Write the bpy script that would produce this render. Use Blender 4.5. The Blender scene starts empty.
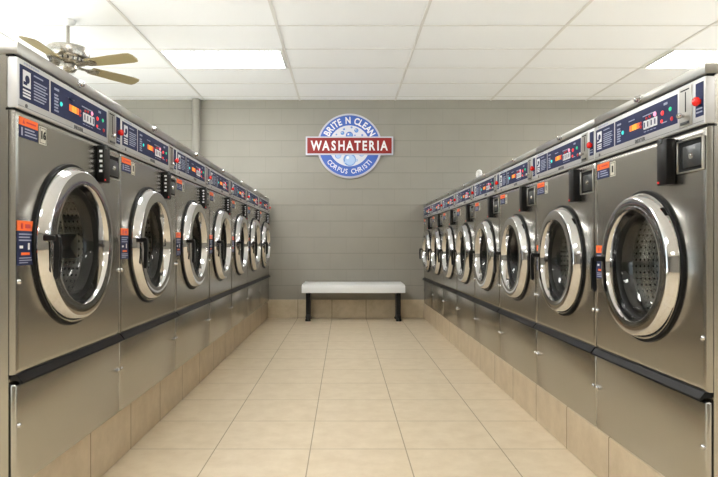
import bpy, bmesh, math, random
from mathutils import Vector, Matrix
random.seed(7)
PI = math.pi
S = bpy.context.scene
C = S.collection

# ------------------------------------------------------------------ materials
def new_mat(name):
    m = bpy.data.materials.new(name); m.use_nodes = True
    nt = m.node_tree; b = nt.nodes['Principled BSDF']
    return m, nt, b
def mat(name, col, rough=0.5, metal=0.0, emit=0.0, ecol=None, spec=0.5, noise=0.0, nscale=20.0, bump=0.0, stretch=(1, 1, 1), coat=0.0):
    m, nt, b = new_mat(name)
    b.inputs['Base Color'].default_value = (*col, 1)
    b.inputs['Roughness'].default_value = rough
    b.inputs['Metallic'].default_value = metal
    b.inputs['Specular IOR Level'].default_value = spec
    b.inputs['Coat Weight'].default_value = coat
    if emit:
        b.inputs['Emission Color'].default_value = (*(ecol or col), 1)
        b.inputs['Emission Strength'].default_value = emit
    if noise or bump:
        tc = nt.nodes.new('ShaderNodeTexCoord')
        mp = nt.nodes.new('ShaderNodeMapping'); mp.inputs['Scale'].default_value = stretch
        nt.links.new(tc.outputs['Object'], mp.inputs['Vector'])
        n = nt.nodes.new('ShaderNodeTexNoise'); n.inputs['Scale'].default_value = nscale
        n.inputs['Detail'].default_value = 4
        nt.links.new(mp.outputs['Vector'], n.inputs['Vector'])
        if noise:
            r = nt.nodes.new('ShaderNodeMapRange')
            r.inputs['To Min'].default_value = max(0.02, rough - noise)
            r.inputs['To Max'].default_value = rough + noise
            nt.links.new(n.outputs['Fac'], r.inputs['Value'])
            nt.links.new(r.outputs['Result'], b.inputs['Roughness'])
        if bump:
            bp = nt.nodes.new('ShaderNodeBump'); bp.inputs['Strength'].default_value = bump
            bp.inputs['Distance'].default_value = 0.001
            nt.links.new(n.outputs['Fac'], bp.inputs['Height'])
            nt.links.new(bp.outputs['Normal'], b.inputs['Normal'])
    return m

def math_node(nt, op, a, b=None, c=None):
    n = nt.nodes.new('ShaderNodeMath'); n.operation = op
    for i, v in enumerate((a, b, c)):
        if v is None: continue
        if isinstance(v, (int, float)): n.inputs[i].default_value = v
        else: nt.links.new(v, n.inputs[i])
    return n.outputs[0]

def line_mask(nt, coord, offset, pitch, half):
    """1 on a joint line, 0 elsewhere"""
    a = math_node(nt, 'SUBTRACT', coord, offset)
    a = math_node(nt, 'DIVIDE', a, pitch)
    f = math_node(nt, 'SUBTRACT', a, math_node(nt, 'FLOOR', a))
    d = math_node(nt, 'ABSOLUTE', math_node(nt, 'SUBTRACT', f, 0.5))
    return math_node(nt, 'GREATER_THAN', d, 0.5 - half / pitch)

def mix(nt, fac, a, b):
    n = nt.nodes.new('ShaderNodeMix'); n.data_type = 'RGBA'
    if isinstance(fac, float): n.inputs[0].default_value = fac
    else: nt.links.new(fac, n.inputs[0])
    for i, v in ((6, a), (7, b)):
        if isinstance(v, tuple): n.inputs[i].default_value = (*v, 1)
        else: nt.links.new(v, n.inputs[i])
    return n.outputs[2]

TILE = 0.439
def tile_mat(name, ax, ay, offx, offy, c1, c2, grout, half, rough=0.35, pitch=(TILE, TILE)):
    """stone-look ceramic tile with grout joints; ax/ay say which world axes carry the joints"""
    m, nt, b = new_mat(name)
    g = nt.nodes.new('ShaderNodeNewGeometry')
    sx = nt.nodes.new('ShaderNodeSeparateXYZ'); nt.links.new(g.outputs['Position'], sx.inputs[0])
    masks = []
    if ax is not None: masks.append(line_mask(nt, sx.outputs[ax], offx, pitch[0], half))
    if ay is not None: masks.append(line_mask(nt, sx.outputs[ay], offy, pitch[1], half))
    msk = masks[0] if len(masks) == 1 else math_node(nt, 'MAXIMUM', masks[0], masks[1])
    n1 = nt.nodes.new('ShaderNodeTexNoise'); n1.inputs['Scale'].default_value = 9; n1.inputs['Detail'].default_value = 7
    n1.inputs['Roughness'].default_value = 0.65
    nt.links.new(g.outputs['Position'], n1.inputs['Vector'])
    r = nt.nodes.new('ShaderNodeMapRange'); r.inputs['From Min'].default_value = 0.35; r.inputs['From Max'].default_value = 0.65
    nt.links.new(n1.outputs['Fac'], r.inputs['Value'])
    stone = mix(nt, r.outputs['Result'], c1, c2)
    nt.links.new(mix(nt, msk, stone, grout), b.inputs['Base Color'])
    nt.links.new(math_node(nt, 'ADD', rough, math_node(nt, 'MULTIPLY', msk, 0.4)), b.inputs['Roughness'])
    bp = nt.nodes.new('ShaderNodeBump'); bp.inputs['Strength'].default_value = 0.4; bp.inputs['Distance'].default_value = 0.002
    h = math_node(nt, 'SUBTRACT', math_node(nt, 'MULTIPLY', n1.outputs['Fac'], 0.25), msk)
    nt.links.new(h, bp.inputs['Height']); nt.links.new(bp.outputs['Normal'], b.inputs['Normal'])
    return m

def block_mat():
    """painted concrete block: running bond, shallow joints, slightly pitted face"""
    m, nt, b = new_mat('painted_block')
    g = nt.nodes.new('ShaderNodeNewGeometry')
    sx = nt.nodes.new('ShaderNodeSeparateXYZ'); nt.links.new(g.outputs['Position'], sx.inputs[0])
    CH, BL = 0.2075, 0.415
    hz = line_mask(nt, sx.outputs[2], 1.04, CH, 0.006)
    row = math_node(nt, 'FLOOR', math_node(nt, 'DIVIDE', math_node(nt, 'SUBTRACT', sx.outputs[2], 1.04), CH))
    odd = math_node(nt, 'ABSOLUTE', math_node(nt, 'MODULO', row, 2.0))
    along = math_node(nt, 'ADD', sx.outputs[0], sx.outputs[1])
    shifted = math_node(nt, 'ADD', along, math_node(nt, 'MULTIPLY', odd, BL / 2))
    vt = line_mask(nt, shifted, 0.08, BL, 0.004)
    n1 = nt.nodes.new('ShaderNodeTexNoise'); n1.inputs['Scale'].default_value = 5; n1.inputs['Detail'].default_value = 5
    nt.links.new(g.outputs['Position'], n1.inputs['Vector'])
    n2 = nt.nodes.new('ShaderNodeTexNoise'); n2.inputs['Scale'].default_value = 140; n2.inputs['Detail'].default_value = 3
    nt.links.new(g.outputs['Position'], n2.inputs['Vector'])
    base = mix(nt, n1.outputs['Fac'], (0.285, 0.27, 0.234), (0.318, 0.302, 0.262))
    j = math_node(nt, 'MAXIMUM', math_node(nt, 'MULTIPLY', hz, 0.75), math_node(nt, 'MULTIPLY', vt, 0.35))
    nt.links.new(mix(nt, j, base, (0.24, 0.228, 0.197)), b.inputs['Base Color'])
    b.inputs['Roughness'].default_value = 0.6
    h = math_node(nt, 'SUBTRACT', math_node(nt, 'MULTIPLY', n2.outputs['Fac'], 0.25), j)
    bp = nt.nodes.new('ShaderNodeBump'); bp.inputs['Strength'].default_value = 0.5; bp.inputs['Distance'].default_value = 0.004
    nt.links.new(h, bp.inputs['Height']); nt.links.new(bp.outputs['Normal'], b.inputs['Normal'])
    return m

def drum_mat():
    """perforated stainless sheet: round holes on a grid over the UV map"""
    m, nt, b = new_mat('perforated_drum_steel')
    uv = nt.nodes.new('ShaderNodeUVMap')
    sc = nt.nodes.new('ShaderNodeVectorMath'); sc.operation = 'SCALE'; sc.inputs['Scale'].default_value = 62
    nt.links.new(uv.outputs['UV'], sc.inputs[0])
    fr = nt.nodes.new('ShaderNodeVectorMath'); fr.operation = 'FRACTION'; nt.links.new(sc.outputs[0], fr.inputs[0])
    sb = nt.nodes.new('ShaderNodeVectorMath'); sb.operation = 'SUBTRACT'; sb.inputs[1].default_value = (0.5, 0.5, 0)
    nt.links.new(fr.outputs[0], sb.inputs[0])
    ln = nt.nodes.new('ShaderNodeVectorMath'); ln.operation = 'LENGTH'; nt.links.new(sb.outputs[0], ln.inputs[0])
    hole = math_node(nt, 'LESS_THAN', ln.outputs['Value'], 0.19)
    nt.links.new(mix(nt, hole, (0.62, 0.61, 0.58), (0.01, 0.01, 0.01)), b.inputs['Base Color'])
    b.inputs['Metallic'].default_value = 0.95
    b.inputs['Roughness'].default_value = 0.2
    return m

def glass_mat():
    m = bpy.data.materials.new('door_glass'); m.use_nodes = True
    nt = m.node_tree; nt.nodes.clear()
    o = nt.nodes.new('ShaderNodeOutputMaterial'); mx = nt.nodes.new('ShaderNodeMixShader')
    t = nt.nodes.new('ShaderNodeBsdfTransparent'); t.inputs[0].default_value = (0.86, 0.88, 0.87, 1)
    g = nt.nodes.new('ShaderNodeBsdfGlossy'); g.inputs['Roughness'].default_value = 0.03
    lw = nt.nodes.new('ShaderNodeLayerWeight'); lw.inputs[0].default_value = 0.5
    f = math_node(nt, 'ADD', math_node(nt, 'MULTIPLY', math_node(nt, 'POWER', lw.outputs['Facing'], 4.0), 0.7), 0.05)
    nt.links.new(f, mx.inputs[0]); nt.links.new(t.outputs[0], mx.inputs[1]); nt.links.new(g.outputs[0], mx.inputs[2])
    nt.links.new(mx.outputs[0], o.inputs[0])
    return m

def steel_mat(name, col, rough):
    """brushed stainless: fine vertical grain in the roughness and the bump"""
    m, nt, b = new_mat(name)
    tc = nt.nodes.new('ShaderNodeTexCoord')
    mp = nt.nodes.new('ShaderNodeMapping'); mp.inputs['Scale'].default_value = (420, 420, 5.0)
    nt.links.new(tc.outputs['Object'], mp.inputs['Vector'])
    n = nt.nodes.new('ShaderNodeTexNoise'); n.inputs['Scale'].default_value = 3; n.inputs['Detail'].default_value = 3
    nt.links.new(mp.outputs['Vector'], n.inputs['Vector'])
    n2 = nt.nodes.new('ShaderNodeTexNoise'); n2.inputs['Scale'].default_value = 2.2; n2.inputs['Detail'].default_value = 2
    nt.links.new(tc.outputs['Object'], n2.inputs['Vector'])
    b.inputs['Base Color'].default_value = (*col, 1); b.inputs['Metallic'].default_value = 1
    r = nt.nodes.new('ShaderNodeMapRange'); r.inputs['To Min'].default_value = rough - 0.012; r.inputs['To Max'].default_value = rough + 0.012
    nt.links.new(n.outputs['Fac'], r.inputs['Value']); nt.links.new(r.outputs['Result'], b.inputs['Roughness'])
    bp = nt.nodes.new('ShaderNodeBump'); bp.inputs['Strength'].default_value = 0.03; bp.inputs['Distance'].default_value = 0.008
    nt.links.new(n2.outputs['Fac'], bp.inputs['Height']); nt.links.new(bp.outputs['Normal'], b.inputs['Normal'])
    return m

M = dict(
    steel=steel_mat('brushed_stainless', (0.46, 0.444, 0.405), 0.26),
    cap=steel_mat('cap_stainless', (0.47, 0.458, 0.43), 0.34),
    fascia=mat('satin_silver_fascia', (0.62, 0.62, 0.63), 0.38, 0.55, noise=0.05, nscale=60),
    chrome=mat('polished_chrome', (0.60, 0.60, 0.605), 0.07, 1.0, noise=0.03, nscale=8),
    black=mat('black_rubber', (0.006, 0.006, 0.006), 0.5, spec=0.2, noise=0.08, nscale=40),
    blackp=mat('black_plastic', (0.006, 0.006, 0.0065), 0.38, spec=0.25, noise=0.05, nscale=60),
    rail=mat('black_rail', (0.005, 0.005, 0.0055), 0.4, spec=0.18, noise=0.02, nscale=6),
    navy=mat('navy_print', (0.016, 0.024, 0.085), 0.55, spec=0.25, noise=0.04, nscale=50),
    white=mat('white_print', (0.78, 0.80, 0.84), 0.45, noise=0.03, nscale=50),
    dim=mat('pale_blue_print', (0.34, 0.38, 0.52), 0.45, noise=0.03, nscale=50),
    grey=mat('grey_print', (0.13, 0.13, 0.14), 0.45, noise=0.03, nscale=50),
    orange=mat('orange_print', (0.95, 0.16, 0.02), 0.45, noise=0.03, nscale=50),
    cream=mat('cream_tag', (0.62, 0.60, 0.52), 0.45, noise=0.03, nscale=50),
    red=mat('red_button_plastic', (0.75, 0.02, 0.015), 0.25, noise=0.04, nscale=50),
    redprint=mat('red_print', (0.60, 0.03, 0.04), 0.4, noise=0.03, nscale=50),
    led_o=mat('orange_led', (0.75, 0.14, 0.02), 0.4, emit=0.45, noise=0.02),
    led_y=mat('amber_led', (0.8, 0.32, 0.03), 0.4, emit=0.45, noise=0.02),
    led_r=mat('red_led', (1.0, 0.05, 0.05), 0.4, emit=0.3, noise=0.02),
    led_p=mat('pink_led', (1.0, 0.3, 0.45), 0.4, emit=0.7, noise=0.02),
    led_g=mat('green_led', (0.02, 0.55, 0.25), 0.4, emit=0.3, noise=0.02),
    led_t=mat('teal_led', (0.05, 0.65, 0.60), 0.4, emit=0.45, noise=0.02),
    lockplate=mat('dark_lock_plate', (0.12, 0.125, 0.13), 0.3, 0.8, noise=0.06, nscale=40),
    drum=drum_mat(), glass=glass_mat(),
    floor=tile_mat('floor_tile', 0, 1, -0.155, 2.765, (0.60, 0.495, 0.35), (0.68, 0.58, 0.43), (0.36, 0.30, 0.21), 0.0026, 0.3),
    curb=tile_mat('curb_tile', 1, None, 2.765, 0, (0.47, 0.375, 0.255), (0.56, 0.46, 0.325), (0.24, 0.19, 0.125), 0.0035, 0.4),
    base=tile_mat('base_tile', 0, None, -0.155, 0, (0.50, 0.42, 0.29), (0.60, 0.51, 0.37), (0.24, 0.19, 0.125), 0.0035, 0.4),
    block=block_mat(),
    ceil=mat('ceiling_tile', (0.89, 0.90, 0.915), 0.85, bump=0.3, nscale=120),
    tbar=mat('ceiling_grid_paint', (0.72, 0.71, 0.69), 0.5, noise=0.05),
    plaster=mat('painted_plaster', (0.24, 0.23, 0.205), 0.7, noise=0.05, bump=0.2, nscale=60),
    diffuser=mat('prismatic_diffuser', (0.95, 0.95, 0.95), 0.5, emit=15.0, ecol=(1.0, 0.99, 0.97), noise=0.02),
    frame=mat('white_metal_frame', (0.82, 0.82, 0.81), 0.4, noise=0.05),
    fanmetal=mat('brushed_nickel', (0.42, 0.395, 0.35), 0.28, 1.0, noise=0.06, nscale=40, stretch=(1, 1, 12)),
    fanwood=mat('olive_wood', (0.235, 0.185, 0.088), 0.5, noise=0.06, bump=0.15, nscale=12, stretch=(1, 14, 1)),
    bench=mat('white_fiberglass', (0.74, 0.75, 0.74), 0.35, noise=0.05, nscale=30),
    legm=mat('black_painted_steel', (0.005, 0.005, 0.005), 0.4, spec=0.25, noise=0.06, nscale=40),
    s_rim=mat('pale_lavender_sign_edge', (0.60, 0.60, 0.68), 0.45, noise=0.03),
    s_blue=mat('sign_blue', (0.06, 0.14, 0.52), 0.4, noise=0.03),
    s_pale=mat('sign_pale', (0.72, 0.73, 0.80), 0.4, noise=0.03),
    s_white=mat('sign_white', (0.86, 0.86, 0.88), 0.4, noise=0.03),
    s_red=mat('sign_red', (0.27, 0.009, 0.008), 0.4, noise=0.03),
    s_bub=mat('bubble_blue', (0.16, 0.32, 0.68), 0.4, noise=0.03),
    s_bubl=mat('bubble_light', (0.42, 0.58, 0.82), 0.4, noise=0.03),
    paper=mat('white_tissue', (0.90, 0.90, 0.90), 0.8, noise=0.05),
    concrete=mat('pale_concrete', (0.68, 0.675, 0.67), 0.85, noise=0.05, bump=0.2, nscale=30),
    asphalt=mat('grey_asphalt', (0.40, 0.40, 0.405), 0.9, noise=0.05, bump=0.2, nscale=60),
    pipe=mat('pipe_paint', (0.29, 0.275, 0.24), 0.5, noise=0.05, bump=0.1, nscale=40),
    alu=mat('storefront_aluminium', (0.35, 0.34, 0.32), 0.4, 0.8, noise=0.05),
)

# ------------------------------------------------------------------ mesh helpers
def link(name, bm, mats, parent=None, smooth=None, loc=None):
    if not isinstance(mats, (list, tuple)): mats = [mats]
    bmesh.ops.recalc_face_normals(bm, faces=bm.faces)
    me = bpy.data.meshes.new(name)
    bm.to_mesh(me); bm.free()
    for m in mats: me.materials.append(m)
    if smooth is not None:
        me.polygons.foreach_set('use_smooth', [not (p.area > 2e-4 and max(abs(q) for q in p.normal) > .9999) for p in me.polygons])
        me.set_sharp_from_angle(angle=math.radians(smooth))
    o = bpy.data.objects.new(name, me); C.objects.link(o)
    if parent: o.parent = parent
    if loc: o.location = loc
    return o
def box(bm, x0, x1, y0, y1, z0, z1, bev=0.0, seg=2, mi=0):
    vs = [bm.verts.new((x, y, z)) for x in (x0, x1) for y in (y0, y1) for z in (z0, z1)]
    fs = []
    for idx in ((0, 1, 3, 2), (4, 6, 7, 5), (0, 4, 5, 1), (2, 3, 7, 6), (0, 2, 6, 4), (1, 5, 7, 3)):
        f = bm.faces.new([vs[i] for i in idx]); f.material_index = mi; fs.append(f)
    if bev:
        es = list({e for f in fs for e in f.edges})
        r = bmesh.ops.bevel(bm, geom=es, offset=bev, segments=seg, affect='EDGES', profile=0.5)
        for f in r['faces']: f.material_index = mi
    return bm
def lathe(bm, prof, n=48, mi=0, axis='y', centre=(0, 0, 0), uv=None):
    """prof: (radius, height); axis 'y' turns it towards the viewer (-y), 'z' stands it up"""
    cx, cy, cz = centre
    rings = []
    for r, h in prof:
        if r < 1e-6:
            p = (cx, cy - h, cz) if axis == 'y' else (cx, cy, cz + h)
            rings.append([bm.verts.new(p)] * n); continue
        ring = []
        for i in range(n):
            a = 2 * PI * i / n
            if axis == 'y': p = (cx + r * math.cos(a), cy - h, cz + r * math.sin(a))
            else: p = (cx + r * math.cos(a), cy + r * math.sin(a), cz + h)
            ring.append(bm.verts.new(p))
        rings.append(ring)
    lay = bm.loops.layers.uv.verify() if uv else None
    for k in range(len(rings) - 1):
        A, B = rings[k], rings[k + 1]
        for i in range(n):
            j = (i + 1) % n
            vs = []
            for v in (A[i], A[j], B[j], B[i]):
                if v not in vs: vs.append(v)
            if len(vs) >= 3:
                f = bm.faces.new(vs); f.material_index = mi
                if lay:
                    for l in f.loops:
                        v = l.vert
                        fr = (i if v in (A[i], B[i]) else i + 1) / n
                        if uv == 'disc': l[lay].uv = (v.co.x, v.co.z)
                        else: l[lay].uv = (fr * uv, v.co.y)
    return bm
def tube(bm, p0, p1, r0, r1=None, n=16, mi=0):
    p0, p1 = Vector(p0), Vector(p1); r1 = r0 if r1 is None else r1
    d = (p1 - p0).normalized()
    u = d.orthogonal().normalized(); w = d.cross(u)
    A = [bm.verts.new(p0 + (u * math.cos(2 * PI * i / n) + w * math.sin(2 * PI * i / n)) * r0) for i in range(n)]
    B = [bm.verts.new(p1 + (u * math.cos(2 * PI * i / n) + w * math.sin(2 * PI * i / n)) * r1) for i in range(n)]
    for i in range(n):
        bm.faces.new((A[i], A[(i + 1) % n], B[(i + 1) % n], B[i])).material_index = mi
    bm.faces.new(A[::-1]).material_index = mi; bm.faces.new(B).material_index = mi
    return bm
def prism_x(bm, prof, x0, x1, mi=0):
    """extrude a closed (y, z) profile along x"""
    A = [bm.verts.new((x0, y, z)) for y, z in prof]; B = [bm.verts.new((x1, y, z)) for y, z in prof]
    n = len(prof)
    for i in range(n): bm.faces.new((A[i], A[(i + 1) % n], B[(i + 1) % n], B[i])).material_index = mi
    bm.faces.new(A[::-1]).material_index = mi; bm.faces.new(B).material_index = mi
    return bm
def glyphs(text, size, bold=0.0, spacing=1.0):
    """list of (bmesh-ready verts, faces, x-advance centre) for each letter, standing in the xz plane"""
    cu = bpy.data.curves.new('lettering_curve', 'FONT'); cu.body = text; cu.size = size
    cu.offset = bold * size; cu.extrude = 0.0015; cu.resolution_u = 3
    cu.space_character = spacing; cu.align_x = 'CENTER'; cu.align_y = 'CENTER'
    o = bpy.data.objects.new('lettering_temp', cu); C.objects.link(o)
    dg = bpy.context.evaluated_depsgraph_get(); ev = o.evaluated_get(dg)
    me = ev.to_mesh()
    V = [Vector(v.co) for v in me.vertices]; F = [list(p.vertices) for p in me.polygons]
    ev.to_mesh_clear(); bpy.data.objects.remove(o); bpy.data.curves.remove(cu)
    return V, F
def add_text(bm, text, size, at, bold=0.0, mi=0, spacing=1.0, rot=0.0, sx=1.0):
    """letters face the viewer (-y); at = centre (x, y, z); rot turns them in the xz plane"""
    V, F = glyphs(text, size, bold, spacing)
    c, s = math.cos(rot), math.sin(rot)
    vs = []
    for v in V:
        x, z = v.x * sx, v.y
        vs.append(bm.verts.new((at[0] + x * c - z * s, at[1] - v.z, at[2] + x * s + z * c)))
    for f in F:
        try: bm.faces.new([vs[i] for i in f]).material_index = mi
        except ValueError: pass
def empty(name, loc, rotz=0.0):
    o = bpy.data.objects.new(name, None); C.objects.link(o)
    o.location = loc; o.rotation_euler = (0, 0, rotz); o.empty_display_size = 0.1
    return o
def tag(o, label, cat, group=None):
    o['label'] = label; o['category'] = cat
    if group: o['group'] = group
    return o
def structure(o):
    o['kind'] = 'structure'; return o
def copy_tree(o, parent=None):
    c = o.copy(); C.objects.link(c)
    if parent: c.parent = parent
    for ch in list(o.children): copy_tree(ch, c)
    return c

# ------------------------------------------------------------------ the setting
YB, ZC = 7.73, 2.81            # back wall, ceiling
XL, XR, YF = -4.26, 5.58, -4.65  # side walls, front wall
bm = bmesh.new(); box(bm, XL - .1, XR + .1, YF - .1, YB + .1, -0.1, 0); structure(link('floor', bm, M['floor']))
bm = bmesh.new(); box(bm, XL - .1, XR + .1, YF - .1, YB + .1, ZC, ZC + 0.1); structure(link('ceiling', bm, M['ceil']))
bm = bmesh.new(); box(bm, XL - .1, XR + .1, YB, YB + .2, 0, ZC); structure(link('wall_back', bm, M['block']))
WY0, WY1, WZ0, WZ1 = -1.2, 6.4, 0.30, 2.66
for k, (wall, x0, x1, sgn) in enumerate((('wall_left', XL - .1, XL, -1), ('wall_right', XR, XR + .1, 1))):
    bm = bmesh.new()
    box(bm, x0, x1, YF, WY0, 0, ZC); box(bm, x0, x1, WY1, YB, 0, ZC)
    box(bm, x0, x1, WY0, WY1, 0, WZ0); box(bm, x0, x1, WY0, WY1, WZ1, ZC)
    structure(link(wall, bm, M['block']))
    # windows added to brighten the ceiling: aluminium mullions and one long row of panes
    bm = bmesh.new()
    for j in range(6):
        y = WY0 + (WY1 - WY0) * j / 5
        box(bm, x0 + .02, x1 - .02, max(WY0, y - .025), min(WY1, y + .025), WZ0, WZ1)
    box(bm, x0 + .02, x1 - .02, WY0, WY1, WZ0, WZ0 + .05); box(bm, x0 + .02, x1 - .02, WY0, WY1, WZ1 - .05, WZ1)
    w = structure(link('window_%d' % (k + 1), bm, M['alu']))
    bm = bmesh.new(); box(bm, x0 + .047, x0 + .053, WY0, WY1, WZ0, WZ1); link('pane', bm, M['glass'], w)
    # ground added to bounce sun up through the glass: pale left, darker right
    bm = bmesh.new()
    if sgn < 0: box(bm, -16, XL - .1, -12, 14, -.1, -.02)
    else: box(bm, XR + .1, 17, -12, 14, -.1, -.02)
    structure(link('pavement_left' if sgn < 0 else 'pavement_right', bm, M['concrete'] if sgn < 0 else M['asphalt']))
bm = bmesh.new(); box(bm, XL, XR, YF - .1, YF, 0, ZC); structure(link('wall_front', bm, M['plaster']))
# tile skirting on the block wall
bm = bmesh.new(); box(bm, XL, XR, YB - .012, YB, 0, 0.237, .003); structure(link('baseboard_back', bm, M['base']))
# suspended-ceiling grid
GX, GY, GW = 1.23, 0.61, 0.024
bm = bmesh.new()
x = -0.57 - 3 * GX
while x < XR:
    if x > XL: box(bm, x - GW / 2, x + GW / 2, YF, YB, ZC - .006, ZC - .0005)
    x += GX
y = 7.55
while y > YF:
    box(bm, XL, XR, y - GW * .35, y + GW * .35, ZC - .004, ZC - .0005); y -= GY
structure(link('trim_1', bm, M['tbar']))
# tiled curbs the two rows of washers stand on
ZBL, ZBR = 0.230, 0.195
bm = bmesh.new(); box(bm, -1.84, -0.982, 1.70, YB - .013, 0, ZBL, .004); structure(link('trim_2', bm, M['curb']))
bm = bmesh.new(); box(bm, 1.026, 1.915, 1.67, YB - .013, 0, ZBR, .004); structure(link('trim_3', bm, M['curb']))
# painted pipe up the back wall
bm = bmesh.new(); tube(bm, (-1.89, YB - .062, 0.237), (-1.89, YB - .062, ZC - .006), .05, n=24)
for z in (1.9, 0.9): box(bm, -1.96, -1.82, YB - .03, YB, z - .015, z + .015)
tag(link('wall_pipe', bm, M['pipe'], smooth=40), 'painted vertical pipe running up the block wall to the ceiling', 'pipe')

# recessed ceiling lights
def ceiling_light(x0, y0, label):
    r = empty('ceiling_light', (x0 + GX / 2, y0 + GY / 2, ZC)); tag(r, label, 'ceiling light', 'recessed ceiling lights')
    hx, hy = GX / 2 - .030, GY / 2 - .012
    b = bmesh.new()
    for q in ((-hx, hx, -hy, -hy + .02), (-hx, hx, hy - .02, hy), (-hx, -hx + .02, -hy + .02, hy - .02), (hx - .02, hx, -hy + .02, hy - .02)):
        box(b, q[0], q[1], q[2], q[3], -.014, -.001)
    link('light_frame', b, M['frame'], r)
    b = bmesh.new(); box(b, -hx + .02, hx - .02, -hy + .02, hy - .02, -.010, -.002); link('diffuser', b, M['diffuser'], r)
    return r
cx = {0: -0.57 - GX, 1: -0.57 + 3 * GX}
RY = [5.72, 5.72 - 5 * GY, 5.72 - 10 * GY, 5.72 - 15 * GY]
for ri, y0 in enumerate(RY):
    for ci in (0, 1):
        side = ('on the left', 'on the right')[ci]
        where = ('glowing rectangular ceiling light nearest the back wall', 'rectangular ceiling light above the nearest washers',
                 'rectangular ceiling light behind the camera', 'rectangular ceiling light nearest the front wall')[ri]
        ceiling_light(cx[ci], y0, where + ', ' + side)

# ------------------------------------------------------------------ washing machines
def rect_ring_panel(bm, x0, x1, z0, z1, cx, cz, R, y0=0.0, depth=.02, bev=.009):
    """flat panel with a round hole and a rolled outer edge"""
    angs = [2 * PI * i / 64 for i in range(64)]
    for X, Z in ((x0, z0), (x0, z1), (x1, z0), (x1, z1)): angs.append(math.atan2(Z - cz, X - cx) % (2 * PI))
    angs = sorted(set(round(a, 6) for a in angs)); n = len(angs)
    def hit(a, d):
        c, s = math.cos(a), math.sin(a); t = 1e9
        if c > 1e-9: t = min(t, (x1 - d - cx) / c)
        if c < -1e-9: t = min(t, (x0 + d - cx) / c)
        if s > 1e-9: t = min(t, (z1 - d - cz) / s)
        if s < -1e-9: t = min(t, (z0 + d - cz) / s)
        return cx + c * t, cz + s * t
    loops = []
    def loop(f): loops.append([bm.verts.new(f(a)) for a in angs])
    loop(lambda a: (cx + R * math.cos(a), y0 + depth, cz + R * math.sin(a)))
    loop(lambda a: (cx + R * math.cos(a), y0, cz + R * math.sin(a)))
    for d, yy in ((bev * 2, 0), (bev, 0), (bev * .3, bev * .3), (0, bev), (0, depth)):
        def f(a, d=d, yy=yy):
            x, z = hit(a, 0); x = min(max(x, x0 + d), x1 - d); z = min(max(z, z0 + d), z1 - d)
            return (x, y0 + yy, z)
        loop(f)
    for A, B in zip(loops, loops[1:]):
        for i in range(n):
            j = (i + 1) % n
            bm.faces.new((A[i], A[j], B[j], B[i]))

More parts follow.
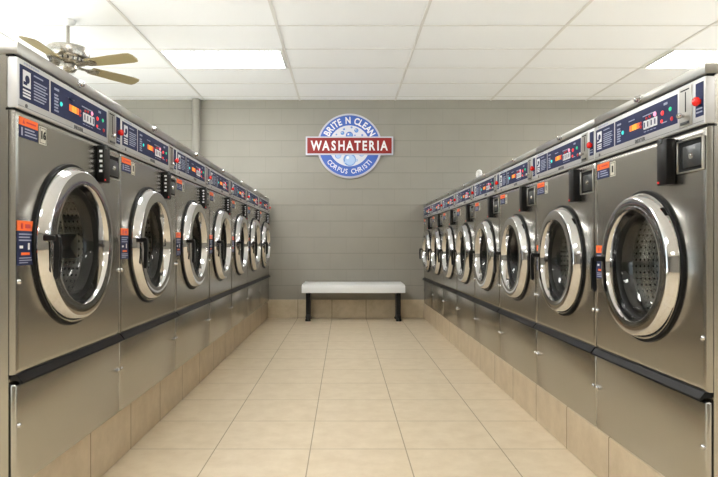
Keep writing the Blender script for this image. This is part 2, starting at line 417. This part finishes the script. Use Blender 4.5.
def make_washer(W, H, D, zl, zp, zc, dx, dz, R, sz, number=None, ms=0.0):
    """front plane y = 0 towards the corridor, x to the viewer's right, z up from the curb"""
    h = W / 2
    fx = lambda f: -h + f * W
    r = empty('washing_machine', (0, 0, 0))
    g = .0045
    # cabinet shell, open at the front behind the panels
    b = bmesh.new()
    t = .012
    box(b, -h + g, -h + g + t, .022, D, 0, zc, .002); box(b, h - g - t, h - g, .022, D, 0, zc, .002)
    box(b, -h + g + t, h - g - t, D - t, D, 0, zc); box(b, -h + g + t, h - g - t, .022, D - t, 0, t)
    box(b, -h + g + t, h - g - t, .022, D - t, zc - t, zc)
    box(b, -h + g + t, h - g - t, .022, .03, 0, zl + .03)
    link('cabinet', b, M['steel'], r)
    # top cap with its round lock
    b = bmesh.new(); box(b, -h + .001, h - .001, -.006, D + .01, zc, H, .0025, 2)
    cap = link('top_cap', b, M['cap'], r, 40)
    b = bmesh.new(); lathe(b, [(.0, .018), (.006, .018), (.0095, .0165), (.011, .012), (.011, .003), (.014, .002), (.014, 0)], 24, centre=(0, -.006, (zc + H) / 2 + .002))
    link('cap_lock', b, M['chrome'], cap, 40)
    # fascia
    b = bmesh.new(); box(b, -h + g, h - g, -.004, .03, zp + .003, zc - .006, .004, 3)
    box(b, -h + g, h - g, .006, .03, zc - .006, zc, 0, 0, 1); box(b, -h + g, h - g, .004, .03, zp - .004, zp + .003, 0, 0, 1)
    fas = link('control_panel', b, [M['fascia'], M['black']], r, 40)
    b = bmesh.new(); box(b, -h + g + .004, h - g - .004, -.0046, -.0038, zp + .012, zp + .0132)
    link('fascia_groove', b, M['grey'], fas)
    b = bmesh.new(); add_text(b, 'DEXTER', .017, (fx(.5), -.0042, zp + .0195), .015, spacing=1.15); link('brand_lettering', b, M['grey'], fas)
    b = bmesh.new()
    for k in range(7): box(b, fx(.05) + k * .013, fx(.05) + k * .013 + .008, -.0048, -.0038, zc - .0185, zc - .0135)
    link('printed_heading', b, M['dim'], fas)
    b = bmesh.new(); lathe(b, [(0, .002), (.006, .002), (.006, 0)], 12, centre=(fx(.065), -.004, zp + .018)); link('fascia_screw', b, M['grey'], fas, 40)
    d0, d1 = zp + .032, zc - .024          # decal bottom, top
    dh = d1 - d0
    # instruction decal
    b = bmesh.new(); x0, x1 = fx(.02), fx(.235)
    box(b, x0, x1, -.0052, -.0038, d0, d1, 0)
    dec = link('instruction_decal', b, M['navy'], r)
    b = bmesh.new()
    lx0, lx1 = x0 + .09 * (x1 - x0), x0 + .34 * (x1 - x0)
    box(b, lx0, lx1, -.0060, -.0050, d0 + .40 * dh, d1 - .12 * dh)
    lathe(b, [(0, .0012), (.24 * dh * .5, .0012), (.24 * dh * .5, 0)], 16, mi=1, centre=((lx0 + lx1) / 2 + .002, -.0055, d0 + .64 * dh))
    box(b, lx0 + .002, (lx0 + lx1) / 2, -.0068, -.0055, d0 + .46 * dh, d0 + .55 * dh, mi=1)
    for k in range(3): box(b, lx0, lx1, -.0060, -.0050, d0 + (.10 + .09 * k) * dh, d0 + (.15 + .09 * k) * dh)
    link('logo_print', b, [M['white'], M['navy']], dec)
    b = bmesh.new()
    for k in range(9):
        ln = (.32, .0, .46, .42, .48, .40, .45, .43, .36)[k]
        if ln: box(b, x0 + .45 * (x1 - x0), x0 + (.45 + ln) * (x1 - x0), -.0060, -.0050, d1 - (.16 + .088 * k) * dh, d1 - (.12 + .088 * k) * dh)
    link('instruction_print', b, M['dim'], dec)
    # display decal
    b = bmesh.new(); x0, x1 = fx(.25), fx(.81); L = x1 - x0
    box(b, x0, x1, -.0052, -.0038, d0, d1)
    qx = lambda f: x0 + f * L
    qz = lambda f: d0 + f * dh
    def cell(b, a, c, e, f, mi=0, p=.0066): box(b, qx(a), qx(c), -p, -.0050, qz(e), qz(f), 0, 0, mi)
    for k in range(6): cell(b, .045, .10 if k % 2 else .11, .10 + .10 * k, .155 + .10 * k, 1)
    cell(b, .045, .115, .78, .85, 1)
    for a in (.26, .27): cell(b, a, a + .09, .74, .775, 1)
    cell(b, .50, .70, .70, .735, 1); cell(b, .82, .87, .80, .88, 1)
    for k in range(4): cell(b, .52 + .05 * k, .552 + .05 * k, .10, .125, 1)
    for z in (.18,): cell(b, .79, .86, z, z + .03, 1)
    dsp = link('display_decal', b, [M['navy'], M['dim']], r)
    b = bmesh.new()
    for k in range(4): cell(b, .28 + .042 * k, .28 + .042 * k + .034, .34, .56, 1 if k in (1, 2) else 0, .0072)
    link('led_display', b, [M['led_o'], M['led_y']], dsp)
    for k in range(4):
        b = bmesh.new(); box(b, qx(.52 + .054 * k), qx(.52 + .054 * k) + .043 * L, -.0085, -.0050, qz(.20), qz(.52), .001, 1)
        box(b, qx(.532 + .054 * k), qx(.532 + .054 * k) + .015 * L, -.0092, -.0084, qz(.26), qz(.46), 0, 0, 1)
        link('program_button', b, [M['white'], M['navy']], dsp)
    def lamp(fxx, fz, m, rr=.006):
        b = bmesh.new(); lathe(b, [(0, .004), (rr * .7, .0034), (rr, .0015), (rr, 0)], 14, centre=(qx(fxx), -.0052, qz(fz)))
        link('indicator_light', b, M[m], dsp, 60)
    lamp(.15, .42, 'led_t', .0075); lamp(.465, .50, 'redprint'); lamp(.465, .36, 'redprint'); lamp(.56, .60, 'redprint', .005)
    lamp(.61, .62, 'redprint', .005); lamp(.69, .63, 'led_p', .0075); lamp(.80, .55, 'led_r', .008); lamp(.91, .58, 'led_g', .007)
    lamp(.79, .26, 'led_r', .006); lamp(.93, .22, 'redprint', .007)
    # coin slot
    b = bmesh.new(); box(b, fx(.828), fx(.915), -.0075, -.0038, zp + .012, zc - .014, .0015, 1)
    slot = link('coin_slot', b, M['cap'], r, 40)
    b = bmesh.new(); box(b, fx(.872), fx(.878), -.0082, -.0074, zp + .055, zc - .03); box(b, fx(.84), fx(.90), -.0082, -.0074, zc - .026, zc - .022)
    link('slot_opening', b, M['black'], slot)
    b = bmesh.new(); lathe(b, [(0, .020), (.006, .020), (.0085, .016), (.0085, .010), (.005, .006), (.005, 0)], 20, centre=(fx(.862), -.0075, zp + .045))
    link('return_knob', b, M['chrome'], slot, 40)
    b = bmesh.new(); box(b, fx(.845), fx(.90), -.012, -.0074, zp + .018, zp + .026, .001, 1); link('coin_return', b, M['lockplate'], slot)
    # start button plate
    b = bmesh.new(); box(b, fx(.938), fx(.988), -.0055, -.0038, d0 - .004, d1 + .004)
    for k in range(2): box(b, fx(.944), fx(.982), -.0062, -.005, d0 + .006 + .010 * k, d0 + .010 + .010 * k, 0, 0, 1)
    pl = link('button_plate', b, [M['navy'], M['dim']], r)
    b = bmesh.new(); lathe(b, [(0, .020), (.009, .0187), (.0125, .015), (.0133, .011), (.0133, .008), (.008, .005), (.008, 0)], 24, centre=(fx(.966), -.0055, zp + .5 * (zc - zp) - .003))
    link('start_button', b, M['red'], pl, 60)
    # main front panel with the door hole
    b = bmesh.new(); rect_ring_panel(b, -h + g, h - g, zl + .026, zp - .004, dx, dz, R * .93)
    link('front_panel', b, M['steel'], r, 40)
    # lower service panel
    b = bmesh.new(); box(b, -h + g, h - g, 0, .02, 0, zl, .008, 3); link('service_panel', b, M['steel'], r, 40)
    # black pull rail between the panels
    b = bmesh.new()
    prism_x(b, [(.018, zl + .027), (.0, zl + .027), (-.003, zl + .026), (-.018, zl + .007), (-.019, zl + .001), (-.016, zl - .001), (-.011, zl + .003), (0, zl + .010), (.018, zl + .010)], -h + .006, h - .006)
    link('pull_rail', b, M['rail'], r)
    # screws
    for s in (-1, 1):
        for z in sz:
            b = bmesh.new(); lathe(b, [(0, .008), (.004, .0075), (.0075, .005), (.0085, .001), (.0085, 0)], 16, centre=(s * (h - .018), 0, z))
            link('screw', b, M['chrome'], r, 60)
    # door
    b = bmesh.new()
    lathe(b, [(.955 * R, .004), (.964 * R, .009), (.960 * R, .016), (.940 * R, .028), (.915 * R, .040), (.900 * R, .0445), (.888 * R, .0455),
              (.885 * R, .0456), (.745 * R, .0456), (.738 * R, .0452), (.728 * R, .041), (.718 * R, .030), (.708 * R, .015), (.700 * R, .004)], 72, centre=(dx, 0, dz))
    door = link('door', b, M['chrome'], r, 40)
    b = bmesh.new()
    lathe(b, [(R * .94, -.01), (R * .998, -.0005), (R * 1.0, .004), (R * .992, .008), (R * .97, .009), (R * .95, .006)], 72, centre=(dx, 0, dz))
    link('door_gasket', b, M['black'], r, 50)
    b = bmesh.new()
    lathe(b, [(.715 * R, .005), (.702 * R, .010), (.685 * R, .007), (.668 * R, -.004), (.66 * R, -.03), (.70 * R, -.05), (.79 * R, -.05)], 64, centre=(dx, 0, dz))
    link('window_seal', b, M['black'], door, 50)
    b = bmesh.new()
    lathe(b, [(.668 * R, -.006), (.64 * R, -.022), (.56 * R, -.042), (.42 * R, -.056), (.20 * R, -.064), (0, -.066)], 48, centre=(dx, 0, dz))
    link('door_window', b, M['glass'], door, 60)
    # handle: arm off the rim, grip hanging from it
    hx = dx - .925 * R
    b = bmesh.new()
    box(b, hx - .012, hx + .016, -.070, -.030, dz + .010, dz + .030, .005, 2)
    prism = [(-.058, dz + .030), (-.072, dz + .031), (-.078, dz + .022), (-.080, dz - .02), (-.076, dz - .098), (-.072, dz - .106), (-.065, dz - .106), (-.061, dz - .096), (-.064, dz - .02)]
    prism_x(b, prism, hx - .008, hx + .008)
    link('handle', b, M['blackp'], door)
    b = bmesh.new(); lathe(b, [(0, .012), (.010, .011), (.013, .006), (.013, 0)], 20, centre=(hx + .002, -.034, dz + .020)); link('handle_pivot', b, M['chrome'], door, 50)
    # drum
    Rd = R * 1.02
    b = bmesh.new()
    lathe(b, [(.82 * R, -.045), (.84 * R, -.055), (.93 * Rd, -.062), (.95 * Rd, -.075), (Rd, -.085), (Rd, -.16), (.985 * Rd, -.165), (.985 * Rd, -.175), (Rd, -.18), (Rd, -.44), (.985 * Rd, -.445), (.985 * Rd, -.455), (Rd, -.46), (Rd, -.52)], 64, centre=(dx, 0, dz), uv=1.1)
    nb = len(b.verts)
    lathe(b, [(Rd, -.52), (.93 * Rd, -.54), (.80 * Rd, -.532), (.62 * Rd, -.528), (.45 * Rd, -.532), (.35 * Rd, -.530), (.30 * Rd, -.512), (.24 * Rd, -.508), (0, -.506)], 72, centre=(dx, 0, dz), uv='disc')
    b.verts.ensure_lookup_table()
    for v in b.verts[nb:]:                       # six pressed ribs in the back wall
        rr = math.hypot(v.co.x - dx, v.co.z - dz) / Rd
        if .4 < rr < .9: v.co.y -= .014 * max(0, math.cos(6 * math.atan2(v.co.z - dz, v.co.x - dx))) * (1 - abs(rr - .65) / .3)
    drum = link('drum', b, M['drum'], r, 40)
    for k in range(3):
        a = PI * .5 + 2 * PI * k / 3 + .5
        b = bmesh.new()
        prof = [(Rd * .995, -.05), (Rd * .80, -.012), (Rd * .78, 0), (Rd * .80, .012), (Rd * .995, .05)]
        A = []; B = []
        for rr, tt in prof:
            x = dx + rr * math.cos(a) - tt * math.sin(a); z = dz + rr * math.sin(a) + tt * math.cos(a)
            A.append(b.verts.new((x, .11, z))); B.append(b.verts.new((x, .51, z)))
        for i in range(4): b.faces.new((A[i], A[i + 1], B[i + 1], B[i]))
        b.faces.new(A); b.faces.new(B[::-1])
        link('baffle', b, M['cap'], drum)
    # coin meter: slim black box with a pale clip, marks down its side and a red lamp
    mx0, mx1 = fx(.70 + ms), fx(.775 + ms)
    zt = zp - .012; zb = zt - .142
    b = bmesh.new(); box(b, mx0, mx1, -.030, -.001, zb, zt, .003, 2)
    met = link('coin_meter', b, M['blackp'], r, 40)
    b = bmesh.new(); box(b, mx0 + .010, mx0 + .032, -.034, -.018, zt - .012, zt + .004, .002, 1); link('meter_clip', b, M['lockplate'], met)
    b = bmesh.new()
    for k in range(5):
        box(b, mx0 - .0008, mx0 + .0005, -.024, -.012 - .003 * (k % 2), zt - .028 - .019 * k, zt - .019 - .019 * k)
    link('meter_print', b, M['white'], met)
    b = bmesh.new(); box(b, mx0 + .006, mx0 + .014, -.032, -.029, zb + .006, zb + .012); link('meter_light', b, M['led_r'], met)
    # coin vault: square bezel, dark plate, round lock
    vx0, vx1 = fx(.80 + ms), fx(.975 + ms); vz1 = zp - .028; vz0 = vz1 - .098
    b = bmesh.new()
    for q in ((vx0, vx1, vz0, vz0 + .004), (vx0, vx1, vz1 - .004, vz1), (vx0, vx0 + .004, vz0 + .004, vz1 - .004), (vx1 - .004, vx1, vz0 + .004, vz1 - .004)):
        box(b, q[0], q[1], -.009, -.0005, q[2], q[3], .0012, 1)
    box(b, vx0 + .004, vx1 - .004, -.0025, -.0005, vz0 + .004, vz1 - .004, 0, 0, 1)
    vault = link('coin_vault', b, [M['cap'], M['black']], r, 40)
    b = bmesh.new(); box(b, vx0 + .030, vx1 - .010, -.0075, -.0022, vz0 + .014, vz1 - .020, .002, 2); link('vault_door', b, M['lockplate'], vault, 40)
    b = bmesh.new(); lathe(b, [(0, .006), (.004, .006), (.0045, .004), (.009, .004), (.010, 0)], 20, centre=((vx0 + vx1) / 2 + .010, -.0075, (vz0 + vz1) / 2 - .003)); link('vault_lock', b, M['chrome'], vault, 40)
    # warning label below the fascia
    b = bmesh.new(); a0, a1 = fx(.025), fx(.025) + .107; z1 = zp - .018; z0 = z1 - .060
    box(b, a0, a1, -.0012, -.0003, z0, z0 + .036, 0, 0, 0); box(b, a0, a1, -.0012, -.0003, z0 + .036, z1, 0, 0, 1)
    box(b, a0 + .040, a1 - .012, -.0018, -.001, z0 + .046, z0 + .051, 0, 0, 3)
    v = [b.verts.new((a0 + q, -.0018, z0 + w_)) for q, w_ in ((.016, .042), (.030, .042), (.023, .055))]; b.faces.new(v).material_index = 3
    box(b, a0 + .010, a0 + .018, -.0018, -.001, z0 + .006, z0 + .030, 0, 0, 2)
    for k in range(3): box(b, a0 + .030, a1 - (.022, .012, .006)[k], -.0018, -.001, z0 + .026 - .009 * k, z0 + .030 - .009 * k, 0, 0, 2)
    link('warning_label', b, [M['navy'], M['orange'], M['dim'], M['redprint']], r)
    # number tag
    b = bmesh.new(); t0 = a1 + .008; t1 = t0 + .046
    box(b, t0, t1, -.0012, -.0003, z0 - .002, z0 + .054, .0004, 1, 0)
    for q in ((t0 + .004, t1 - .004, z0 + .002, z0 + .0035), (t0 + .004, t1 - .004, z0 + .0485, z0 + .050), (t0 + .004, t0 + .0055, z0 + .002, z0 + .050), (t1 - .0055, t1 - .004, z0 + .002, z0 + .050)):
        box(b, q[0], q[1], -.0018, -.001, q[2], q[3], 0, 0, 1)
    if number: add_text(b, number, .034, ((t0 + t1) / 2, -.0012, z0 + .026), .03, 1)
    else: box(b, (t0 + t1) / 2 - .006, (t0 + t1) / 2 + .006, -.0018, -.001, z0 + .013, z0 + .039, .0004, 1, 1)
    link('number_tag', b, [M['cream'], M['black']], r)
    # operating label beside the door
    b = bmesh.new(); a0 = fx(.012); a1 = a0 + .088; z0 = dz - .062; z1 = dz + .070
    box(b, a0, a1, -.0012, -.0003, z0, z0 + .102, 0, 0, 0); box(b, a0, a1, -.0012, -.0003, z0 + .102, z1, 0, 0, 1)
    box(b, a0 + .020, a1 - .020, -.0018, -.001, z0 + .030, z0 + .038, 0, 0, 1)
    for k in range(3): box(b, a0 + .008, a1 - (.006, .020, .012)[k], -.0018, -.001, z0 + .090 - .009 * k, z0 + .094 - .009 * k, 0, 0, 2)
    for k in range(3): box(b, a0 + .010, a1 - (.012, .008, .030)[k], -.0018, -.001, z0 + .020 - .007 * k, z0 + .023 - .007 * k, 0, 0, 2)
    box(b, a0 + .012, a0 + .030, -.0018, -.001, z0 + .050, z0 + .058, 0, 0, 4); box(b, a0 + .058, a0 + .068, -.0018, -.001, z0 + .046, z0 + .066, 0, 0, 4)
    box(b, a0 + .044, a1 - .016, -.0018, -.001, z0 + .110, z0 + .122, 0, 0, 3); box(b, a0 + .020, a0 + .030, -.0018, -.001, z0 + .108, z0 + .124, 0, 0, 3)
    link('operating_label', b, [M['navy'], M['orange'], M['dim'], M['redprint'], M['white']], r)
    return r

ORD = ['nearest', 'second', 'third', 'fourth', 'fifth', 'sixth', 'seventh', 'eighth']
XLF, XRF = -0.951, 1.027
LH = dict(H=1.301, D=.82, zl=.306, zp=1.106, zc=1.264, dz=.712, R=.281, sz=(.603, .182))
first = make_washer(W=.81, dx=-.036, number='16', **LH)
first.location = (XLF, 2.14, ZBL); first.rotation_euler.z = PI / 2
tag(first, 'stainless steel front-loading washer nearest the camera on the left, tagged 16', 'washing machine', 'washers along the left side')
proto = make_washer(W=.845, dx=-.040, **LH)
for k in range(6):
    o = proto if k == 0 else copy_tree(proto)
    o.location = (XLF, 2.545 + .845 * (k + .5), ZBL); o.rotation_euler.z = PI / 2
    lab = 'stainless front-loading washer, %s from the camera in the left-hand row' % ORD[k + 1]
    if k == 5: lab = 'stainless front-loading washer at the far end of the left-hand row, beside the block wall'
    tag(o, lab, 'washing machine', 'washers along the left side')
protor = make_washer(W=.752, H=1.262, D=.85, zl=.300, zp=1.087, zc=1.232, dx=.012, dz=.673, R=.259, ms=.013, sz=(.479, .167))
for k in range(8):
    o = protor if k == 0 else copy_tree(protor)
    o.location = (XRF, 1.697 + .752 * (k + .5), ZBR); o.rotation_euler.z = -PI / 2
    lab = 'stainless front-loading washer, %s from the camera in the right-hand row' % ORD[k]
    if k == 0: lab = 'stainless front-loading washer nearest the camera on the right, big red button at frame edge'
    if k == 7: lab = 'stainless front-loading washer at the far end of the right-hand row, beside the block wall'
    tag(o, lab, 'washing machine', 'washers along the right side')

# crumpled tissue on top of the right-hand row
bm = bmesh.new()
bmesh.ops.create_icosphere(bm, subdivisions=3, radius=.026)
for v in bm.verts:
    n = v.co.normalized(); k = 1 + .22 * math.sin(9 * n.x + 2) * math.cos(7 * n.y) + random.uniform(-.1, .1)
    v.co = Vector((v.co.x * k * .9, v.co.y * k * 1.1 - v.co.z * .5, v.co.z * k * 1.15))
zmin = min(v.co.z for v in bm.verts)
tag(link('paper_tissue', bm, M['paper'], loc=(1.048, 4.66, ZBR + 1.262 - zmin)), 'small crumpled white tissue on top of the right-hand row of washers', 'tissue')

# ------------------------------------------------------------------ bench
bx0, bx1 = -.520, .752
bc = (bx0 + bx1) / 2
br = empty('bench', (bc, 7.50, 0)); tag(br, 'low white bench with black legs against the back wall', 'bench')
hw = (bx1 - bx0) / 2
outer = [(.20, .470), (-.06, .462), (-.10, .458), (-.122, .448), (-.134, .425), (-.138, .395), (-.140, .352), (-.128, .352), (-.124, .395), (-.118, .424), (-.105, .436), (-.06, .444), (.20, .452)]
bm = bmesh.new(); prism_x(bm, outer, -hw + .022, hw - .022)
outer2 = [(y, z - .010) if z > .40 else (y, z) for y, z in outer]
outer2 = [(y + (.004 if y < -.1 else 0), z) for y, z in outer2]
for s in (-1, 1):
    prism_x(bm, [(.20, .455), (-.09, .447), (-.125, .430), (-.136, .395), (-.136, .352), (.0, .352), (.20, .40)], min(s * (hw - .022), s * hw), max(s * (hw - .022), s * hw))
link('seat', bm, M['bench'], br, 35)
for s in (-1, 1):
    x = s * (hw - .075)
    bm = bmesh.new()
    box(bm, x - .028, x + .028, -.06, .10, .02, .443, .006, 2)          # post
    box(bm, x - .022, x + .022, -.11, .19, .405, .443, .004, 1)         # arm under the seat
    box(bm, x - .022, x + .022, -.11, .18, .022, .060, .006, 2)         # foot bar
    leg = link('leg', bm, M['legm'], br)
    for yy in (-.09, .16):
        b2 = bmesh.new(); lathe(b2, [(0, 0), (.034, 0), (.036, .012), (.030, .028), (.022, .040), (0, .042)], 20, axis='z', centre=(x, yy, 0))
        link('foot', b2, M['legm'], leg, 50)
    b2 = bmesh.new(); box(b2, x - .03, x + .03, -.100, -.060, .030, .075, .01, 2); link('toe_block', b2, M['legm'], leg)

# ------------------------------------------------------------------ wall sign
SX, SZ = 0.070, 2.212
sg = empty('wall_sign', (SX, YB, SZ)); tag(sg, 'round blue and red laundry sign hung on the back wall', 'sign')
RO = .416
bm = bmesh.new(); lathe(bm, [(0, .030), (RO - .006, .030), (RO, .026), (RO, 0)], 96); link('backing_disc', bm, M['s_rim'], sg, 40)
bm = bmesh.new(); lathe(bm, [(.262, .034), (.392, .034), (.392, .029)], 96); link('blue_ring', bm, M['s_blue'], sg, 40)
bm = bmesh.new(); lathe(bm, [(0, .0345), (.262, .0345), (.262, .029)], 96); link('centre_disc', bm, M['s_pale'], sg, 40)
PXM = 7.7 / 600.0 / 4.767
for px, py, pr, lt in ((285, 332, 30, 1), (284, 216, 17, 0), (251, 205, 9, 0), (317, 193, 10, 0), (258, 187, 5, 0), (294, 178, 5, 0),
                   (345, 215, 5, 0), (230, 312, 15, 1), (342, 304, 13, 1), (222, 212, 4, 0), (310, 216, 4, 0), (262, 345, 5, 1), (318, 335, 6, 1)):
    x = (px - 284) * PXM; z = (266 - py) * PXM; rr = pr * PXM
    bm = bmesh.new()
    lathe(bm, [(0, .0360), (rr, .0360), (rr, .034)], 28, 0, centre=(x, 0, z))
    lathe(bm, [(0, .0368), (rr * .80, .0368), (rr * .80, .035)], 28, 1, centre=(x + rr * .06, 0, z - rr * .06))
    lathe(bm, [(0, .0376), (rr * .25, .0376), (rr * .25, .036)], 14, 2, centre=(x - rr * .32, 0, z + rr * .32))
    link('bubble', bm, [M['s_blue'] if not lt else M['s_bub'], M['s_bub'] if not lt else M['s_bubl'], M['s_white']], sg, 40)
def letter(parent, c, size, at, bold, rot, fx_, fz_):
    """one raised letter, narrowed or stretched by fx_, fz_"""
    V, F = glyphs(c, size, bold)
    mx = (min(v.x for v in V) + max(v.x for v in V)) / 2; my = size * .0
    zs = [v.y for v in V]; mz = (min(zs) + max(zs)) / 2
    bm = bmesh.new(); co_, si = math.cos(rot), math.sin(rot)
    vs = []
    for v in V:
        x, zz = (v.x - mx) * fx_, (v.y - mz) * fz_
        vs.append(bm.verts.new((at[0] + x * co_ - zz * si, at[1] - v.z, at[2] + x * si + zz * co_)))
    for f in F:
        try: bm.faces.new([vs[i] for i in f])
        except ValueError: pass
    link('letter', bm, M['s_white'], parent)
WD = {'I': .50, ' ': .75, 'N': 1.1, 'C': 1.0, 'A': 1.05, 'R': 1.0, 'H': 1.08, 'E': .92, 'L': .88, 'B': 1.0, 'T': .95, 'S': .95, 'O': 1.1, 'P': .98, 'U': 1.05, 'W': 1.42}
def arc_text(text, rad, size, bold, a0, a1, top, fx_):
    ws = [WD.get(c, 1) for c in text]; tot = sum(ws); acc = 0
    for c, w_ in zip(text, ws):
        t = (acc + w_ / 2) / tot; acc += w_
        if c == ' ': continue
        a = a0 + (a1 - a0) * t
        letter(sg, c, size, (rad * math.cos(a), -.0345, rad * math.sin(a)), bold, a - PI / 2 if top else a + PI / 2, fx_, 1.0)
D2R = PI / 180
arc_text('BRITE N CLEAN', .327, .118, .030, 156 * D2R, 24 * D2R, True, .80)
arc_text('CORPUS CHRISTI', .328, .086, .012, 215 * D2R, 325 * D2R, False, .86)
bw, bh = .560, .118
bm = bmesh.new(); box(bm, -bw, bw, -.048, -.026, -bh, bh, .003, 2); ban = link('banner', bm, M['s_rim'], sg)
bm = bmesh.new(); box(bm, -bw + .02, bw - .02, -.051, -.047, -bh + .018, bh - .018); link('banner_face', bm, M['s_red'], ban)
ws = [WD.get(c, 1) for c in 'WASHATERIA']; acc = 0
for c, w_ in zip('WASHATERIA', ws):
    xx = -.495 + .99 * (acc + w_ / 2) / sum(ws); acc += w_
    letter(ban, c, .172, (xx, -.0515, 0), .030, 0, .74, .98)

# ------------------------------------------------------------------ ceiling fan
fan = empty('ceiling_fan', (-2.30, 5.0, ZC)); tag(fan, 'brushed nickel ceiling fan with olive wood blades above the left-hand washers', 'ceiling fan')
z = lambda v: v - .032 - ZC
bm = bmesh.new(); lathe(bm, [(.0, 0), (.062, 0), (.064, -.012), (.05, -.035), (.02, -.045), (0, -.045)], 32, axis='z'); link('canopy', bm, M['frame'], fan, 50)
bm = bmesh.new(); tube(bm, (0, 0, -.04), (0, 0, z(2.60)), .014, n=20); link('downrod', bm, M['fanmetal'], fan, 40)
bm = bmesh.new()
lathe(bm, [(.02, z(2.65)), (.03, z(2.632)), (.10, z(2.622)), (.155, z(2.612)), (.167, z(2.60)), (.167, z(2.535)), (.160, z(2.522)), (.140, z(2.512)), (.135, z(2.490)), (.11, z(2.478)), (0, z(2.478))], 48, axis='z')
for i in range(22):
    a = 2 * PI * i / 22
    tube(bm, (.139 * math.cos(a), .139 * math.sin(a), z(2.513)), (.136 * math.cos(a), .136 * math.sin(a), z(2.492)), .006, n=6, mi=1)
link('motor_housing', bm, [M['fanmetal'], M['black']], fan, 35)
bm = bmesh.new(); lathe(bm, [(.055, z(2.480)), (.068, z(2.470)), (.070, z(2.440)), (.055, z(2.420)), (.03, z(2.410)), (0, z(2.407))], 32, axis='z'); link('switch_housing', bm, M['fanmetal'], fan, 40)
for k, deg in enumerate((-18, 54, 126, 198, 270)):
    a = math.radians(deg)
    R_ = Matrix.Rotation(a, 4, 'Z') @ Matrix.Translation((0, 0, z(2.472))) @ Matrix.Rotation(math.radians(-12), 4, 'X')
    bm = bmesh.new()
    pts = [(.20, -.050), (.24, -.056), (.45, -.066), (.60, -.070), (.645, -.062), (.66, -.03), (.66, .03), (.645, .062), (.60, .070), (.45, .066), (.24, .056), (.20, .050)]
    A = [bm.verts.new((x, y, -.004)) for x, y in pts]; B = [bm.verts.new((x, y, .004)) for x, y in pts]
    n = len(pts)
    for i in range(n): bm.faces.new((A[i], A[(i + 1) % n], B[(i + 1) % n], B[i]))
    bm.faces.new(A[::-1]); bm.faces.new(B)
    bm.transform(R_); bl = link('blade', bm, M['fanwood'], fan)
    bm = bmesh.new()
    pts = [(.09, -.018), (.16, -.016), (.21, -.040), (.27, -.034), (.28, 0), (.27, .034), (.21, .040), (.16, .016), (.09, .018)]
    A = [bm.verts.new((x, y, -.010)) for x, y in pts]; B = [bm.verts.new((x, y, -.004)) for x, y in pts]
    n = len(pts)
    for i in range(n): bm.faces.new((A[i], A[(i + 1) % n], B[(i + 1) % n], B[i]))
    bm.faces.new(A[::-1]); bm.faces.new(B)
    bm.transform(R_); link('blade_bracket', bm, M['fanmetal'], bl)

# ------------------------------------------------------------------ daylight, camera, output
wd = bpy.data.worlds.new('daylight'); S.world = wd; wd.use_nodes = True
bg = wd.node_tree.nodes['Background']; bg.inputs[0].default_value = (0.86, 0.93, 1.0, 1); bg.inputs[1].default_value = 2.0
sun = bpy.data.lights.new('sun', 'SUN'); sun.energy = 36; sun.angle = .02; sun.color = (1.0, 0.985, 0.96)
so = bpy.data.objects.new('sun', sun); C.objects.link(so); so.rotation_euler = (math.radians(-38), 0, 0); so.location = (0, -6, 8)
cam = bpy.data.cameras.new('camera'); co = bpy.data.objects.new('camera', cam); C.objects.link(co)
co.location = (0, 0, 0.94); co.rotation_euler = (PI / 2, 0, 0)
cam.sensor_width = 36; cam.lens = 36 * 600 / 718
cam.shift_x = 15 / 718; cam.shift_y = 6.5 / 718
cam.clip_start = .05
S.camera = co
S.view_settings.view_transform = 'Standard'; S.view_settings.look = 'None'
S.view_settings.gamma = 1; S.view_settings.use_curve_mapping = False
S.view_settings.exposure = 0.7
S.cycles.max_bounces = 10; S.cycles.diffuse_bounces = 6; S.cycles.glossy_bounces = 6; S.cycles.transparent_max_bounces = 12
S.cycles.sample_clamp_indirect = 6
S.cycles.use_denoising = True
